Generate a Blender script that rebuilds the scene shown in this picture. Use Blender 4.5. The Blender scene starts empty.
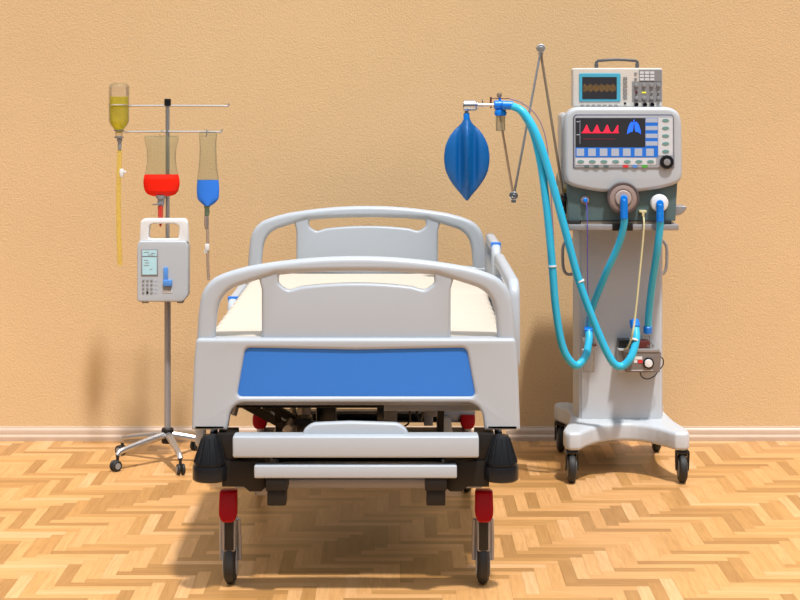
import bpy, bmesh, math, random
from mathutils import Vector, Matrix
random.seed(7)
R = math.radians
sc = bpy.context.scene
C = sc.collection

# ------------------------------------------------------------------ camera
FPX = 1827.0; EYE = 1.5; HX = 400.0; HY = 80.0
cam_d = bpy.data.cameras.new('camera'); cam = bpy.data.objects.new('camera', cam_d); C.objects.link(cam)
cam_d.sensor_width = 36; cam_d.lens = 36 * FPX / 800
cam_d.shift_x = 0.0; cam_d.shift_y = -(300 - HY) / 800
cam.location = (0, 0, EYE); cam.rotation_euler = (R(90), 0, 0)
cam_d.clip_end = 60
sc.camera = cam

# ------------------------------------------------------------------ light
sc.view_settings.view_transform = 'Standard'; sc.view_settings.look = 'None'
sc.view_settings.gamma = 1; sc.view_settings.use_curve_mapping = False
sc.view_settings.exposure = 0.06
w = bpy.data.worlds.new('world'); sc.world = w; w.use_nodes = True
bg = w.node_tree.nodes['Background']
bg.inputs['Strength'].default_value = 1.0
_nt = w.node_tree; _tc = _nt.nodes.new('ShaderNodeTexCoord'); _sp = _nt.nodes.new('ShaderNodeSeparateXYZ'); _cr = _nt.nodes.new('ShaderNodeValToRGB')
_nt.links.new(_tc.outputs['Generated'], _sp.inputs[0]); _nt.links.new(_sp.outputs['Z'], _cr.inputs['Fac']); _nt.links.new(_cr.outputs['Color'], bg.inputs['Color'])
_e = _cr.color_ramp.elements      # dim near the horizon, bright overhead
_e[0].position = 0.0; _e[0].color = (.07, .078, .09, 1); _e[1].position = .85; _e[1].color = (1.22, 1.28, 1.38, 1)
_q = _e.new(.30); _q.color = (.33, .355, .39, 1)
sd = bpy.data.lights.new('sun', 'SUN'); sun = bpy.data.objects.new('sun', sd); C.objects.link(sun)
sd.energy = 3.45; sd.angle = R(3.2); sd.color = (1.0, 0.975, 0.94)
sun.rotation_euler = Vector((-0.15, 0.40, -1.0)).to_track_quat('-Z', 'Y').to_euler()
sun.location = (0.5, 3, 5)
sc.cycles.diffuse_bounces = 1

# ------------------------------------------------------------------ helpers
WLOC = {}
def P(px, py, d):
    return Vector(((px - HX) * d / FPX, d, EYE - (py - HY) * d / FPX))
def mat(name, col, rough=0.5, metal=0.0, spec=0.5, emit=None, bump=None, coat=0.0, var=0.0):
    m = bpy.data.materials.new(name); m.use_nodes = True
    nt = m.node_tree; b = nt.nodes['Principled BSDF']
    b.inputs['Base Color'].default_value = (*col, 1)
    b.inputs['Roughness'].default_value = rough; b.inputs['Metallic'].default_value = metal
    b.inputs['Specular IOR Level'].default_value = spec
    if coat: b.inputs['Coat Weight'].default_value = coat
    if emit: b.inputs['Emission Color'].default_value = (*emit[0], 1); b.inputs['Emission Strength'].default_value = emit[1]
    tc = nt.nodes.new('ShaderNodeTexCoord')
    n = nt.nodes.new('ShaderNodeTexNoise'); n.inputs['Scale'].default_value = (bump[0] if bump else 18)
    n.inputs['Detail'].default_value = 3
    nt.links.new(tc.outputs['Object'], n.inputs['Vector'])
    if bump:
        bp = nt.nodes.new('ShaderNodeBump'); bp.inputs['Strength'].default_value = bump[1]; bp.inputs['Distance'].default_value = bump[2]
        nt.links.new(n.outputs['Fac'], bp.inputs['Height']); nt.links.new(bp.outputs['Normal'], b.inputs['Normal'])
    if var:
        mx = nt.nodes.new('ShaderNodeMix'); mx.data_type = 'RGBA'
        mx.inputs['A'].default_value = (*[c * (1 - var) for c in col], 1)
        mx.inputs['B'].default_value = (*[min(1, c * (1 + var)) for c in col], 1)
        nt.links.new(n.outputs['Fac'], mx.inputs['Factor']); nt.links.new(mx.outputs['Result'], b.inputs['Base Color'])
    return m
def clear_mat(name, tint, gloss=0.12, rough=0.1, diff=0.0, dcol=None):
    m = bpy.data.materials.new(name); m.use_nodes = True
    nt = m.node_tree; nt.nodes.clear()
    out = nt.nodes.new('ShaderNodeOutputMaterial'); tr = nt.nodes.new('ShaderNodeBsdfTransparent')
    tr.inputs['Color'].default_value = (*tint, 1)
    gl = nt.nodes.new('ShaderNodeBsdfGlossy'); gl.inputs['Roughness'].default_value = rough
    df = nt.nodes.new('ShaderNodeBsdfDiffuse'); df.inputs['Color'].default_value = (*(dcol or tint), 1)
    m1 = nt.nodes.new('ShaderNodeMixShader'); m1.inputs[0].default_value = diff
    nt.links.new(tr.outputs[0], m1.inputs[1]); nt.links.new(df.outputs[0], m1.inputs[2])
    lw = nt.nodes.new('ShaderNodeFresnel'); lw.inputs['IOR'].default_value = 1.4
    mt = nt.nodes.new('ShaderNodeMath'); mt.operation = 'MULTIPLY'; mt.inputs[1].default_value = gloss * 5
    nt.links.new(lw.outputs[0], mt.inputs[0])
    m2 = nt.nodes.new('ShaderNodeMixShader')
    nt.links.new(mt.outputs[0], m2.inputs[0]); nt.links.new(m1.outputs[0], m2.inputs[1]); nt.links.new(gl.outputs[0], m2.inputs[2])
    nt.links.new(m2.outputs[0], out.inputs['Surface'])
    return m
def S(r, g, b):
    f = lambda c: (c / 255 / 12.92) if c / 255 <= 0.04045 else ((c / 255 + 0.055) / 1.055) ** 2.4
    return (f(r), f(g), f(b))

def thing(name, label, cat, loc, group=None):
    o = bpy.data.objects.new(name, None); C.objects.link(o); o.empty_display_size = 0.1
    o.location = loc; WLOC[o] = Vector(loc)
    o['label'] = label; o['category'] = cat
    if group: o['group'] = group
    return o
def tag(o, label, cat, group=None):
    o['label'] = label; o['category'] = cat
    if group: o['group'] = group
    return o
def _place(o, me, parent):
    xs = [v.co for v in me.vertices]
    c = Vector([(min(p[i] for p in xs) + max(p[i] for p in xs)) / 2 for i in range(3)])
    me.transform(Matrix.Translation(-c)); WLOC[o] = c
    o.location = c - (WLOC[parent] if parent else Vector((0, 0, 0)))
    if parent: o.parent = parent
def obj(name, bm, m, parent=None, smooth=35, label=None):
    me = bpy.data.meshes.new(name)
    if isinstance(bm, bpy.types.Mesh): me = bm
    else:
        bmesh.ops.recalc_face_normals(bm, faces=bm.faces); bm.to_mesh(me); bm.free()
    if smooth:
        me.shade_smooth(); me.set_sharp_from_angle(angle=R(smooth))
    me.materials.clear()
    for q in (m if isinstance(m, (list, tuple)) else [m]): me.materials.append(q)
    o = bpy.data.objects.new(name, me); C.objects.link(o)
    _place(o, me, parent)
    if label: o['label'] = label
    return o
def struct(o): o['kind'] = 'structure'; return o
def BM(): return bmesh.new()
def box(bm, x0, x1, y0, y1, z0, z1, bev=0.0, seg=2, M=None):
    r = bmesh.ops.create_cube(bm, size=1)
    vs = r['verts']
    for v in vs:
        v.co = Vector(((x0 + x1) / 2 + v.co.x * (x1 - x0), (y0 + y1) / 2 + v.co.y * (y1 - y0), (z0 + z1) / 2 + v.co.z * (z1 - z0)))
    if M: bmesh.ops.transform(bm, matrix=M, verts=vs)
    if bev > 0:
        es = list({e for v in vs for e in v.link_edges})
        bmesh.ops.bevel(bm, geom=es, offset=bev, segments=seg, affect='EDGES', profile=0.5)
    return bm
def pbox(bm, px0, py0, px1, py1, d0, d1, bev=0.0, seg=2):
    a = P(px0, py0, d0); b = P(px1, py1, d0)
    return box(bm, a.x, b.x, d0, d1, b.z, a.z, bev, seg)
def catmull(pts, step):
    pts = [Vector(p) for p in pts]
    ext = [2 * pts[0] - pts[1]] + pts + [2 * pts[-1] - pts[-2]]
    dense = []
    for i in range(1, len(ext) - 2):
        p0, p1, p2, p3 = ext[i - 1:i + 3]
        for k in range(24):
            t = k / 24
            dense.append(0.5 * ((2 * p1) + (p2 - p0) * t + (2 * p0 - 5 * p1 + 4 * p2 - p3) * t * t + (-p0 + 3 * p1 - 3 * p2 + p3) * t ** 3))
    dense.append(pts[-1])
    L = [0]
    for a, b in zip(dense, dense[1:]): L.append(L[-1] + (b - a).length)
    n = max(2, int(round(L[-1] / step))); out = []; j = 0
    for k in range(n + 1):
        s = L[-1] * k / n
        while j < len(L) - 2 and L[j + 1] < s: j += 1
        f = (s - L[j]) / max(1e-9, L[j + 1] - L[j]); out.append(dense[j].lerp(dense[j + 1], min(1, f)))
    return out
def tube(bm, pts, r, n=12, smooth=None, rf=None):
    pts = catmull(pts, smooth) if smooth else [Vector(p) for p in pts]
    T = []
    for i in range(len(pts)):
        a = pts[max(0, i - 1)]; b = pts[min(len(pts) - 1, i + 1)]; T.append((b - a).normalized())
    u = T[0].orthogonal().normalized(); rings = []
    for i, p in enumerate(pts):
        u = (u - T[i] * u.dot(T[i])).normalized(); v = T[i].cross(u)
        rr = rf(i, len(pts)) * r if rf else r
        rings.append([bm.verts.new(p + (u * math.cos(2 * math.pi * k / n) + v * math.sin(2 * math.pi * k / n)) * rr) for k in range(n)])
    for a, b in zip(rings, rings[1:]):
        for k in range(n): bm.faces.new((a[k], a[(k + 1) % n], b[(k + 1) % n], b[k]))
    bm.faces.new(rings[0]); bm.faces.new(rings[-1])
    return bm
def lathe(bm, prof, o, axis=(0, 0, 1), n=24):
    o = Vector(o); ax = Vector(axis).normalized(); u = ax.orthogonal().normalized(); v = ax.cross(u); rings = []
    for r, h in prof:
        r = max(r, 1e-5)
        rings.append([bm.verts.new(o + ax * h + (u * math.cos(2 * math.pi * k / n) + v * math.sin(2 * math.pi * k / n)) * r) for k in range(n)])
    for a, b in zip(rings, rings[1:]):
        for k in range(n): bm.faces.new((a[k], a[(k + 1) % n], b[(k + 1) % n], b[k]))
    bm.faces.new(rings[0]); bm.faces.new(rings[-1])
    return bm
def cyl(bm, a, b, r, n=20, bev=0.0):
    a = Vector(a); b = Vector(b); L = (b - a).length
    pr = [(r, 0), (r, L)] if not bev else [(r - bev, 0), (r, bev), (r, L - bev), (r - bev, L)]
    return lathe(bm, pr, a, b - a, n)
def loft(bm, secs, n=32, pw=1.0, warp=None):
    rings = []
    for (x, y, z, rx, ry) in secs:
        ring = []
        for k in range(n):
            a = 2 * math.pi * k / n; c = math.cos(a); s = math.sin(a)
            dx = math.copysign(abs(c) ** pw, c) * rx; dy = math.copysign(abs(s) ** pw, s) * ry
            if warp: dx, dy = warp(dx, dy, rx, ry, z)
            ring.append(bm.verts.new((x + dx, y + dy, z)))
        rings.append(ring)
    for a, b in zip(rings, rings[1:]):
        for k in range(n): bm.faces.new((a[k], a[(k + 1) % n], b[(k + 1) % n], b[k]))
    bm.faces.new(rings[0]); bm.faces.new(rings[-1])
    return bm
def interp(tab, t):
    n = len(tab)
    def slope(i, c):
        if i <= 0: return (tab[1][c] - tab[0][c]) / (tab[1][0] - tab[0][0])
        if i >= n - 1: return (tab[-1][c] - tab[-2][c]) / (tab[-1][0] - tab[-2][0])
        s0 = (tab[i][c] - tab[i - 1][c]) / (tab[i][0] - tab[i - 1][0]); s1 = (tab[i + 1][c] - tab[i][c]) / (tab[i + 1][0] - tab[i][0])
        return 0 if s0 * s1 <= 0 else 2 * s0 * s1 / (s0 + s1)
    for i in range(n - 1):
        a, b = tab[i], tab[i + 1]
        if a[0] <= t <= b[0]:
            h = b[0] - a[0]; f = (t - a[0]) / h; o = []
            for c in range(1, len(a)):
                m0, m1 = slope(i, c), slope(i + 1, c)
                o.append((2 * f ** 3 - 3 * f * f + 1) * a[c] + (f ** 3 - 2 * f * f + f) * h * m0 + (3 * f * f - 2 * f ** 3) * b[c] + (f ** 3 - f * f) * h * m1)
            return o
    return list(tab[-1][1:])
def rpoly(pts, rad, n=6):
    out = []; N = len(pts)
    for i in range(N):
        p = Vector(pts[i]).to_2d(); a = Vector(pts[i - 1]).to_2d(); b = Vector(pts[(i + 1) % N]).to_2d()
        r = rad[i] if isinstance(rad, (list, tuple)) else rad
        if r <= 0: out.append(tuple(p)); continue
        da = (a - p); db = (b - p); r1 = min(r, da.length * .49, db.length * .49)
        s = p + da.normalized() * r1; e = p + db.normalized() * r1
        for k in range(n + 1):
            t = k / n; out.append(tuple(s * (1 - t) ** 2 + p * 2 * t * (1 - t) + e * t * t))
    return out
def plate(outer, holes, thick, bev, mapf, res=3):
    """solid plate from 2D outline with holes; mapf maps (u, v, w) to world"""
    cu = bpy.data.curves.new('tmp', 'CURVE'); cu.dimensions = '2D'; cu.fill_mode = 'BOTH'
    cu.extrude = thick / 2 - bev; cu.bevel_depth = bev; cu.bevel_resolution = res; cu.offset = -bev
    for pl in [outer] + holes:
        s = cu.splines.new('POLY'); s.points.add(len(pl) - 1); s.use_cyclic_u = True
        for q, p in zip(s.points, pl): q.co = (p[0], p[1], 0, 1)
    o = bpy.data.objects.new('tmp', cu); C.objects.link(o)
    dg = bpy.context.evaluated_depsgraph_get(); dg.update()
    me = bpy.data.meshes.new_from_object(o.evaluated_get(dg))
    bpy.data.objects.remove(o); bpy.data.curves.remove(cu)
    bm = BM(); bm.from_mesh(me); bpy.data.meshes.remove(me)
    bmesh.ops.remove_doubles(bm, verts=bm.verts, dist=1e-5)
    for v in bm.verts: v.co = Vector(mapf(v.co.x, v.co.y, v.co.z))
    return bm
def join(bm, other):
    me = bpy.data.meshes.new('j'); other.to_mesh(me); other.free(); bm.from_mesh(me); bpy.data.meshes.remove(me); return bm
def front(yc): return lambda u, v, w: (u, yc + w, v)          # plate facing the room, centred at depth yc
def side(xc): return lambda u, v, w: (xc + w, u, v)           # plate standing along the depth axis
def pp(pts, d): return [(P(x, y, d).x, P(x, y, d).z) for x, y in pts]

# ------------------------------------------------------------------ materials
M = {}
M['white'] = mat('white_plastic', (0.455, 0.495, 0.54), 0.38, bump=(60, .04, .002))
M['ventwhite'] = mat('enamelled_white', (0.58, 0.61, 0.645), 0.35)
M['light'] = mat('pale_grey_plastic', (0.52, 0.55, 0.58), 0.4)
M['panelgrey'] = mat('grey_panel', (0.50, 0.51, 0.52), 0.42)
M['blue'] = mat('blue_panel', S(54, 124, 214), 0.45, spec=.35)
M['mattress'] = mat('cream_fabric', (0.60, 0.53, 0.44), 0.85, spec=.2, bump=(220, .25, .001))
M['black'] = mat('black_plastic', (0.009, 0.010, 0.012), 0.26, spec=.4)
M['darkmetal'] = mat('dark_metal', (0.018, 0.015, 0.013), 0.45, metal=.2, spec=.3)
M['rubber'] = mat('black_rubber', (0.02, 0.02, 0.02), 0.6)
M['red'] = mat('red_plastic', S(165, 2, 8), 0.3, spec=.25)
M['steel'] = mat('brushed_steel', (0.55, 0.55, 0.56), 0.32, metal=.85)
M['chrome'] = mat('chrome', (0.72, 0.72, 0.73), 0.16, metal=1.0)
M['grey'] = mat('grey_plastic', (0.30, 0.30, 0.31), 0.45)
M['greymetal'] = mat('painted_grey_metal', (0.36, 0.35, 0.36), 0.4, metal=.3)
M['framewhite'] = mat('frame_enamel', (0.55, 0.54, 0.53), 0.45)
M['brassy'] = mat('tarnished_metal', (0.42, 0.33, 0.24), 0.35, metal=.7)
M['teal'] = mat('slate_teal_metal', (0.10, 0.16, 0.165), 0.45, bump=(90, .05, .001))
M['beige'] = mat('ivory_plastic', (0.70, 0.66, 0.60), 0.45)
M['hose'] = mat('cyan_hose', S(50, 192, 234), 0.32)
M['cuff'] = mat('blue_cuff', S(0, 130, 240), 0.32)
M['bagblue'] = mat('deep_blue_rubber', S(0, 96, 168), 0.42)
M['screen'] = mat('dark_screen', (0.03, 0.03, 0.035), 0.22, emit=((.05, .05, .055), .12))
M['yellowfit'] = mat('yellow_fitting', S(225, 180, 50), 0.4)
M['cream'] = mat('cream_line', S(225, 215, 165), 0.4)
M['purple'] = mat('purple_line', S(95, 80, 190), 0.4)
M['mauve'] = mat('mauve_line', S(165, 130, 150), 0.4)
M['wt'] = mat('white_clip', (0.85, 0.85, 0.85), 0.4)
M['taupe'] = mat('taupe_disc', S(158, 138, 130), 0.45)
M['taupel'] = mat('pale_taupe_disc', S(186, 168, 158), 0.45)
M['taupe_d'] = mat('dark_rim', S(92, 82, 80), 0.4)
M['box'] = mat('warm_grey_box', S(128, 118, 112), 0.5)
M['redplate'] = mat('maroon_plate', S(95, 38, 36), 0.4)
M['clear'] = clear_mat('clear_plastic', (0.93, 0.92, 0.90), 0.12, .12, diff=.05, dcol=(.8, .8, .8))
M['bagclear'] = clear_mat('clear_bag_film', (0.88, 0.895, 0.84), 0.10, .15, diff=.08, dcol=(.7, .68, .5))
M['yellowliq'] = clear_mat('yellow_liquid', (0.97, 0.98, 0.30), 0.05, .1, diff=.40, dcol=S(250, 232, 20))
M['redliq'] = clear_mat('red_liquid', (0.9, 0.15, 0.1), 0.05, .1, diff=.92, dcol=S(255, 44, 26))
M['blueliq'] = clear_mat('blue_liquid', (0.3, 0.5, 0.9), 0.05, .1, diff=.85, dcol=S(66, 140, 250))
M['yellowtube'] = clear_mat('yellow_tubing', (1, 0.97, 0.66), 0.05, .1, diff=.14, dcol=S(250, 225, 110))
M['redtube'] = clear_mat('red_tubing', (0.95, 0.5, 0.45), 0.08, .1, diff=.35, dcol=S(240, 90, 80))
M['cleartube'] = clear_mat('clear_tubing', (0.80, 0.76, 0.74), 0.15, .1, diff=.2, dcol=(.6, .58, .6))
M['lcd'] = mat('lcd', S(176, 214, 222), 0.3, emit=(S(176, 214, 222), .15))
def glow(n, c, s=.6): return mat(n, tuple(x * .5 for x in c), 0.4, emit=(c, s))
M['g_red'] = glow('red_trace', S(240, 40, 70), .9)
M['g_blue'] = glow('blue_trace', S(40, 110, 245), .9)
M['g_azure'] = glow('azure_bar', S(36, 120, 222), .45)
M['g_grey'] = glow('grey_key', S(190, 196, 210), .4)
M['g_gold'] = glow('gold_trace', S(160, 120, 60), .5)
M['g_dimred'] = glow('dim_red_trace', S(110, 40, 55), .6)
M['g_yel'] = glow('yellow_lamp', S(230, 225, 60), .9)
M['keyteal'] = mat('teal_key', S(112, 156, 152), .45)
M['keypale'] = mat('pale_key', (0.70, 0.71, 0.74), .45)
M['bezel'] = mat('grey_bezel', (0.40, 0.41, 0.45), .4)
M['bezelline'] = mat('dark_bezel_line', (0.12, 0.12, 0.16), .4)
M['azure'] = mat('azure_bezel', S(78, 176, 206), .4)
M['green'] = mat('green_key', S(80, 180, 70), .4)
M['redkey'] = mat('red_key', S(225, 60, 60), .4)
M['bluekey'] = mat('blue_key', S(90, 150, 225), .4)
M['scopegrey'] = mat('scope_grey', (0.27, 0.27, 0.275), .45)

# ------------------------------------------------------------------ setting
WY = 7.61
# floor: herringbone blocks of wood
def floor():
    W = 0.041; n = 6; X0, X1, Y0, Y1 = -3.6, 3.6, 0.2, WY + 0.02
    bm = BM(); tone = bm.loops.layers.color.new('tone'); uv = bm.loops.layers.uv.new('UVMap')
    g = 0.0003
    def block(x0, y0, x1, y1, horiz):
        c = [max(X0, x0 + g), max(Y0, y0 + g), min(X1, x1 - g), min(Y1, y1 - g)]
        if c[2] - c[0] < .004 or c[3] - c[1] < .004: return
        vs = [bm.verts.new((px, py, 0)) for px, py in ((c[0], c[1]), (c[2], c[1]), (c[2], c[3]), (c[0], c[3]))]
        f = bm.faces.new(vs); t = random.random(); t2 = random.random(); ou, ov = random.random() * 30, random.random() * 30
        for l in f.loops:
            p = l.vert.co
            l[tone] = (t, t2, 1.0 if horiz else 0.0, 1)
            l[uv].uv = ((p.x + ou, p.y + ov) if horiz else (p.y + ou, p.x + ov))
    ix0, ix1 = int(X0 / W) - 6, int(X1 / W) + 6; iy0, iy1 = int(Y0 / W) - 6, int(Y1 / W) + 6
    for i in range(ix0, ix1):
        for j in range(iy0, iy1):
            t = (i - j) % (2 * n)
            if t == 0: block(i * W, j * W, (i + n) * W, (j + 1) * W, True)
            elif t == 2 * n - 1: block(i * W, j * W, (i + 1) * W, (j + n) * W, False)
    vs = [bm.verts.new(p) for p in ((X0, Y0, -.002), (X1, Y0, -.002), (X1, Y1, -.002), (X0, Y1, -.002))]
    f = bm.faces.new(vs); f.material_index = 1
    vs2 = [bm.verts.new(p) for p in ((X0, Y0, -.05), (X1, Y0, -.05), (X1, Y1, -.05), (X0, Y1, -.05))]
    f = bm.faces.new(vs2); f.material_index = 1
    for k in range(4):
        f = bm.faces.new((vs[k], vs[(k + 1) % 4], vs2[(k + 1) % 4], vs2[k])); f.material_index = 1
    m = bpy.data.materials.new('parquet'); m.use_nodes = True; nt = m.node_tree; b = nt.nodes['Principled BSDF']
    b.inputs['Roughness'].default_value = .38; b.inputs['Specular IOR Level'].default_value = .45
    at = nt.nodes.new('ShaderNodeVertexColor'); at.layer_name = 'tone'
    sp = nt.nodes.new('ShaderNodeSeparateColor'); nt.links.new(at.outputs['Color'], sp.inputs[0])
    cr = nt.nodes.new('ShaderNodeValToRGB'); e = cr.color_ramp.elements
    e[0].position = 0; e[0].color = (.45, .225, .072, 1)
    e[1].position = 1; e[1].color = (.80, .46, .22, 1)
    q = cr.color_ramp.elements.new(.10); q.color = (.58, .30, .10, 1)
    q = cr.color_ramp.elements.new(.2); q.color = (.70, .365, .135, 1)
    q = cr.color_ramp.elements.new(.72); q.color = (.74, .40, .158, 1)
    nt.links.new(sp.outputs[0], cr.inputs['Fac'])
    uvn = nt.nodes.new('ShaderNodeUVMap'); uvn.uv_map = 'UVMap'
    mp = nt.nodes.new('ShaderNodeMapping'); mp.inputs['Scale'].default_value = (7, 95, 1); nt.links.new(uvn.outputs[0], mp.inputs[0])
    no = nt.nodes.new('ShaderNodeTexNoise'); no.inputs['Scale'].default_value = 1; no.inputs['Detail'].default_value = 5; no.inputs['Distortion'].default_value = .8
    nt.links.new(mp.outputs[0], no.inputs['Vector'])
    cr2 = nt.nodes.new('ShaderNodeValToRGB'); cr2.color_ramp.elements[0].position = .33; cr2.color_ramp.elements[0].color = (.86, .82, .76, 1)
    cr2.color_ramp.elements[1].position = .6; cr2.color_ramp.elements[1].color = (1, 1, 1, 1)
    nt.links.new(no.outputs['Fac'], cr2.inputs['Fac'])
    mx = nt.nodes.new('ShaderNodeMix'); mx.data_type = 'RGBA'; mx.blend_type = 'MULTIPLY'; mx.inputs['Factor'].default_value = 1
    nt.links.new(cr.outputs['Color'], mx.inputs['A']); nt.links.new(cr2.outputs['Color'], mx.inputs['B'])
    nt.links.new(mx.outputs['Result'], b.inputs['Base Color'])
    m2 = mat('parquet_joint', (.5, .28, .11), .7)
    me = bpy.data.meshes.new('floor'); bm.normal_update(); bm.to_mesh(me); bm.free()
    me.materials.append(m); me.materials.append(m2)
    o = bpy.data.objects.new('floor', me); C.objects.link(o); struct(o)
floor()
# wall
def wall_material():
    m = bpy.data.materials.new('sand_plaster'); m.use_nodes = True; nt = m.node_tree; b = nt.nodes['Principled BSDF']
    b.inputs['Roughness'].default_value = .82; b.inputs['Specular IOR Level'].default_value = .25
    tc = nt.nodes.new('ShaderNodeTexCoord')
    n1 = nt.nodes.new('ShaderNodeTexNoise'); n1.inputs['Scale'].default_value = 130; n1.inputs['Detail'].default_value = 3; n1.inputs['Roughness'].default_value = .62
    n2 = nt.nodes.new('ShaderNodeTexNoise'); n2.inputs['Scale'].default_value = 3; n2.inputs['Detail'].default_value = 3
    for n in (n1, n2): nt.links.new(tc.outputs['Object'], n.inputs['Vector'])
    mx = nt.nodes.new('ShaderNodeMix'); mx.data_type = 'RGBA'
    mx.inputs['A'].default_value = (.755, .515, .272, 1); mx.inputs['B'].default_value = (.81, .555, .30, 1)
    nt.links.new(n2.outputs['Fac'], mx.inputs['Factor']); nt.links.new(mx.outputs['Result'], b.inputs['Base Color'])
    bp = nt.nodes.new('ShaderNodeBump'); bp.inputs['Strength'].default_value = .5; bp.inputs['Distance'].default_value = .004
    nt.links.new(n1.outputs['Fac'], bp.inputs['Height']); nt.links.new(bp.outputs['Normal'], b.inputs['Normal'])
    return m
bm = BM(); box(bm, -3.6, 3.6, WY, WY + .12, 0, 2.75)
struct(obj('wall_back', bm, wall_material(), smooth=0))
# baseboard, moulded profile
bm = BM()
prof = [(0, 0), (.022, 0), (.022, .016), (.019, .022), (.013, .025), (.013, .040), (.010, .047), (.006, .051), (.004, .057), (0, .058)]
ends = []
for x in (-3.6, 3.6): ends.append([bm.verts.new((x, WY - a, z)) for a, z in prof])
for k in range(len(prof)):
    k2 = (k + 1) % len(prof); bm.faces.new((ends[0][k], ends[0][k2], ends[1][k2], ends[1][k]))
bm.faces.new(ends[0]); bm.faces.new(ends[1])
struct(obj('baseboard_back', bm, mat('baseboard_wood', (.63, .46, .34), .4, var=.06), smooth=25))

# ================================================================== HOSPITAL BED
BX = -0.128
bed = thing('hospital_bed', 'wide hospital bed with white plastic end boards, blue foot panel and lowered black wheeled frame', 'bed', (BX, 6.3, 0))
def endboard(name, y, facing, blue, dz=0):
    """facing -1: the outer side looks at the room"""
    k = 1 / 343.0
    def T(pts): return [(BX + (x - 355.3) * k, 1.5 + dz - (py - 80) * k) for x, py in pts]
    def arc(x0, x1, yc, ye, n=16, p=2.0):   # top arc points from x0 to x1
        out = []
        for i in range(n + 1):
            x = x0 + (x1 - x0) * i / n; t = (x - 355.3) / (x1 - 355.3) if x > 355.3 else (355.3 - x) / (355.3 - x0)
            out.append((x, yc + (ye - yc) * abs(t) ** p))
        return out
    top = arc(247, 464, 257, 267)
    outer = [(192, 429), (193, 380), (195.5, 338), (197, 315), (199.5, 297), (204, 287), (213, 278), (228, 272)] + top + [(483, 272), (497.5, 278), (506.5, 287), (511, 297), (513.5, 315), (515, 338), (517.5, 380), (518.5, 429)]
    notch = [(484, 429), (482, 414), (478, 407), (470, 402), (240.5, 402), (232.5, 407), (229, 414), (226.5, 429)]
    outer = rpoly(T(outer + notch), [0.003] + [0.02] * 6 + [0.03] + [0] * 17 + [0.03] + [0.02] * 6 + [0.003] + [.003, .02, .02, .02, .02, .02, .02, .003], 4)
    big = rpoly(T([(213, 346), (216, 312), (220, 299), (230, 289), (261, 279)] + arc(275, 436, 272, 274.6, 10) + [(449.6, 279), (480.6, 289), (490.6, 299), (494.6, 312), (497.6, 346)]), [.01, .02, .03, .03] + [0] * 13 + [.03, .03, .02, .01], 4)
    bm = plate(outer, [big], .046, .017, front(y), 4)
    fb = obj(name, bm, M['white'], bed)
    # centre panel with the hand slot
    slot = rpoly(T([(278, 275.5), (290, 274.5)] + arc(300, 411, 272, 273.6, 8) + [(421, 274.5), (433, 275.5), (434, 284), (424, 291)] + arc(300, 411, 283.5, 287, 8)[::-1] + [(287, 291), (277, 284)]), [.004, .004] + [0] * 9 + [.004, .004, .01, .012] + [0] * 9 + [.012, .01], 3)
    pan = T([(260.5, 346), (260.5, 290), (256, 272)] + arc(262, 449, 266, 270, 12) + [(455, 272), (450, 290), (450, 346)])
    bm = plate(pan, [slot], .034, .010, front(y), 4)
    obj('centre_panel', bm, M['white'], fb)
    # thick lower panel with a frame round the blue inset
    lo = rpoly(T([(195.5, 338), (514.8, 338), (517, 366), (519.4, 429.5), (484, 429.5), (482, 414), (478, 407), (470, 402), (240.5, 402), (232.5, 407), (229, 414), (226.5, 429.5), (191, 429.5), (193.2, 366)]),
               [.014, .014, 0, .004, .004, .02, .02, .02, .02, .02, .02, .004, .004, 0], 5)
    hole = rpoly(T([(245, 347.5), (356, 349.5), (465.5, 347.5), (474.5, 396), (236.5, 396)]), [.016, 0, .016, .016, .016], 5)
    bm = plate(lo, [hole], .062, .011, front(y + .006 * facing), 4)
    obj('lower_panel', bm, M['white'], fb)
    ins = rpoly(T([(243, 345), (356, 347.5), (467.5, 345), (476.5, 398), (234.5, 398)]), [.016, 0, .016, .016, .016], 5)
    bm = plate(ins, [], .046, .004, front(y + .006 * facing), 2)
    obj('blue_inset' if blue else 'inset_panel', bm, M['blue'], fb, label='blue inset panel of the end board')
    return fb
endboard('footboard', 5.352, -1, True)
endboard('headboard', 7.14, 1, True, .024)
# posts and corner bumpers
for px in (209.5, 501.5):
    X = (px - 400) / 346.0; y = 5.30
    bm = BM(); cyl(bm, (X, y + .052, .440), (X, y + .052, .50), .017); pst = obj('end_board_post', bm, M['chrome'], bed)
    bm = BM()
    lathe(bm, [(.010, .470), (.021, .470), (.023, .466), (.047, .392), (.047, .388), (.044, .386), (.044, .384), (.050, .383), (.051, .379), (.051, .345), (.047, .340), (.01, .340)], (X, y, 0), n=36)
    for k in range(10):
        a = 2 * math.pi * k / 10 + .3; ca, sa = math.cos(a), math.sin(a)
        tube(bm, [(X + ca * .024, y + sa * .024, .462), (X + ca * .047, y + sa * .047, .394)], .0032, 6)
    cb = obj('corner_bumper', bm, M['black'], bed)
    s = 1 if px < 300 else -1
    bm = BM()
    box(bm, min(X + s * .02, X + s * .075), max(X + s * .02, X + s * .075), y + .0, y + .10, .392, .474, .003)
    prof = [(X + s * .035, .396), (X + s * .16, .396), (X + s * .16, .318), (X + s * .148, .308), (X + s * .115, .308), (X + s * .098, .322), (X + s * .035, .322)]
    join(bm, plate(prof if s > 0 else prof[::-1], [], .06, .002, front(y + .02), 1))
    obj('corner_bracket', bm, M['darkmetal'], bed)
    # cross piece to the frame
    bm = BM(); box(bm, min(X + s * .05, X + s * .16), max(X + s * .05, X + s * .16), y + .09, y + .20, .33, .42, .004)
    obj('frame_bracket', bm, M['darkmetal'], bed)
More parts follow.
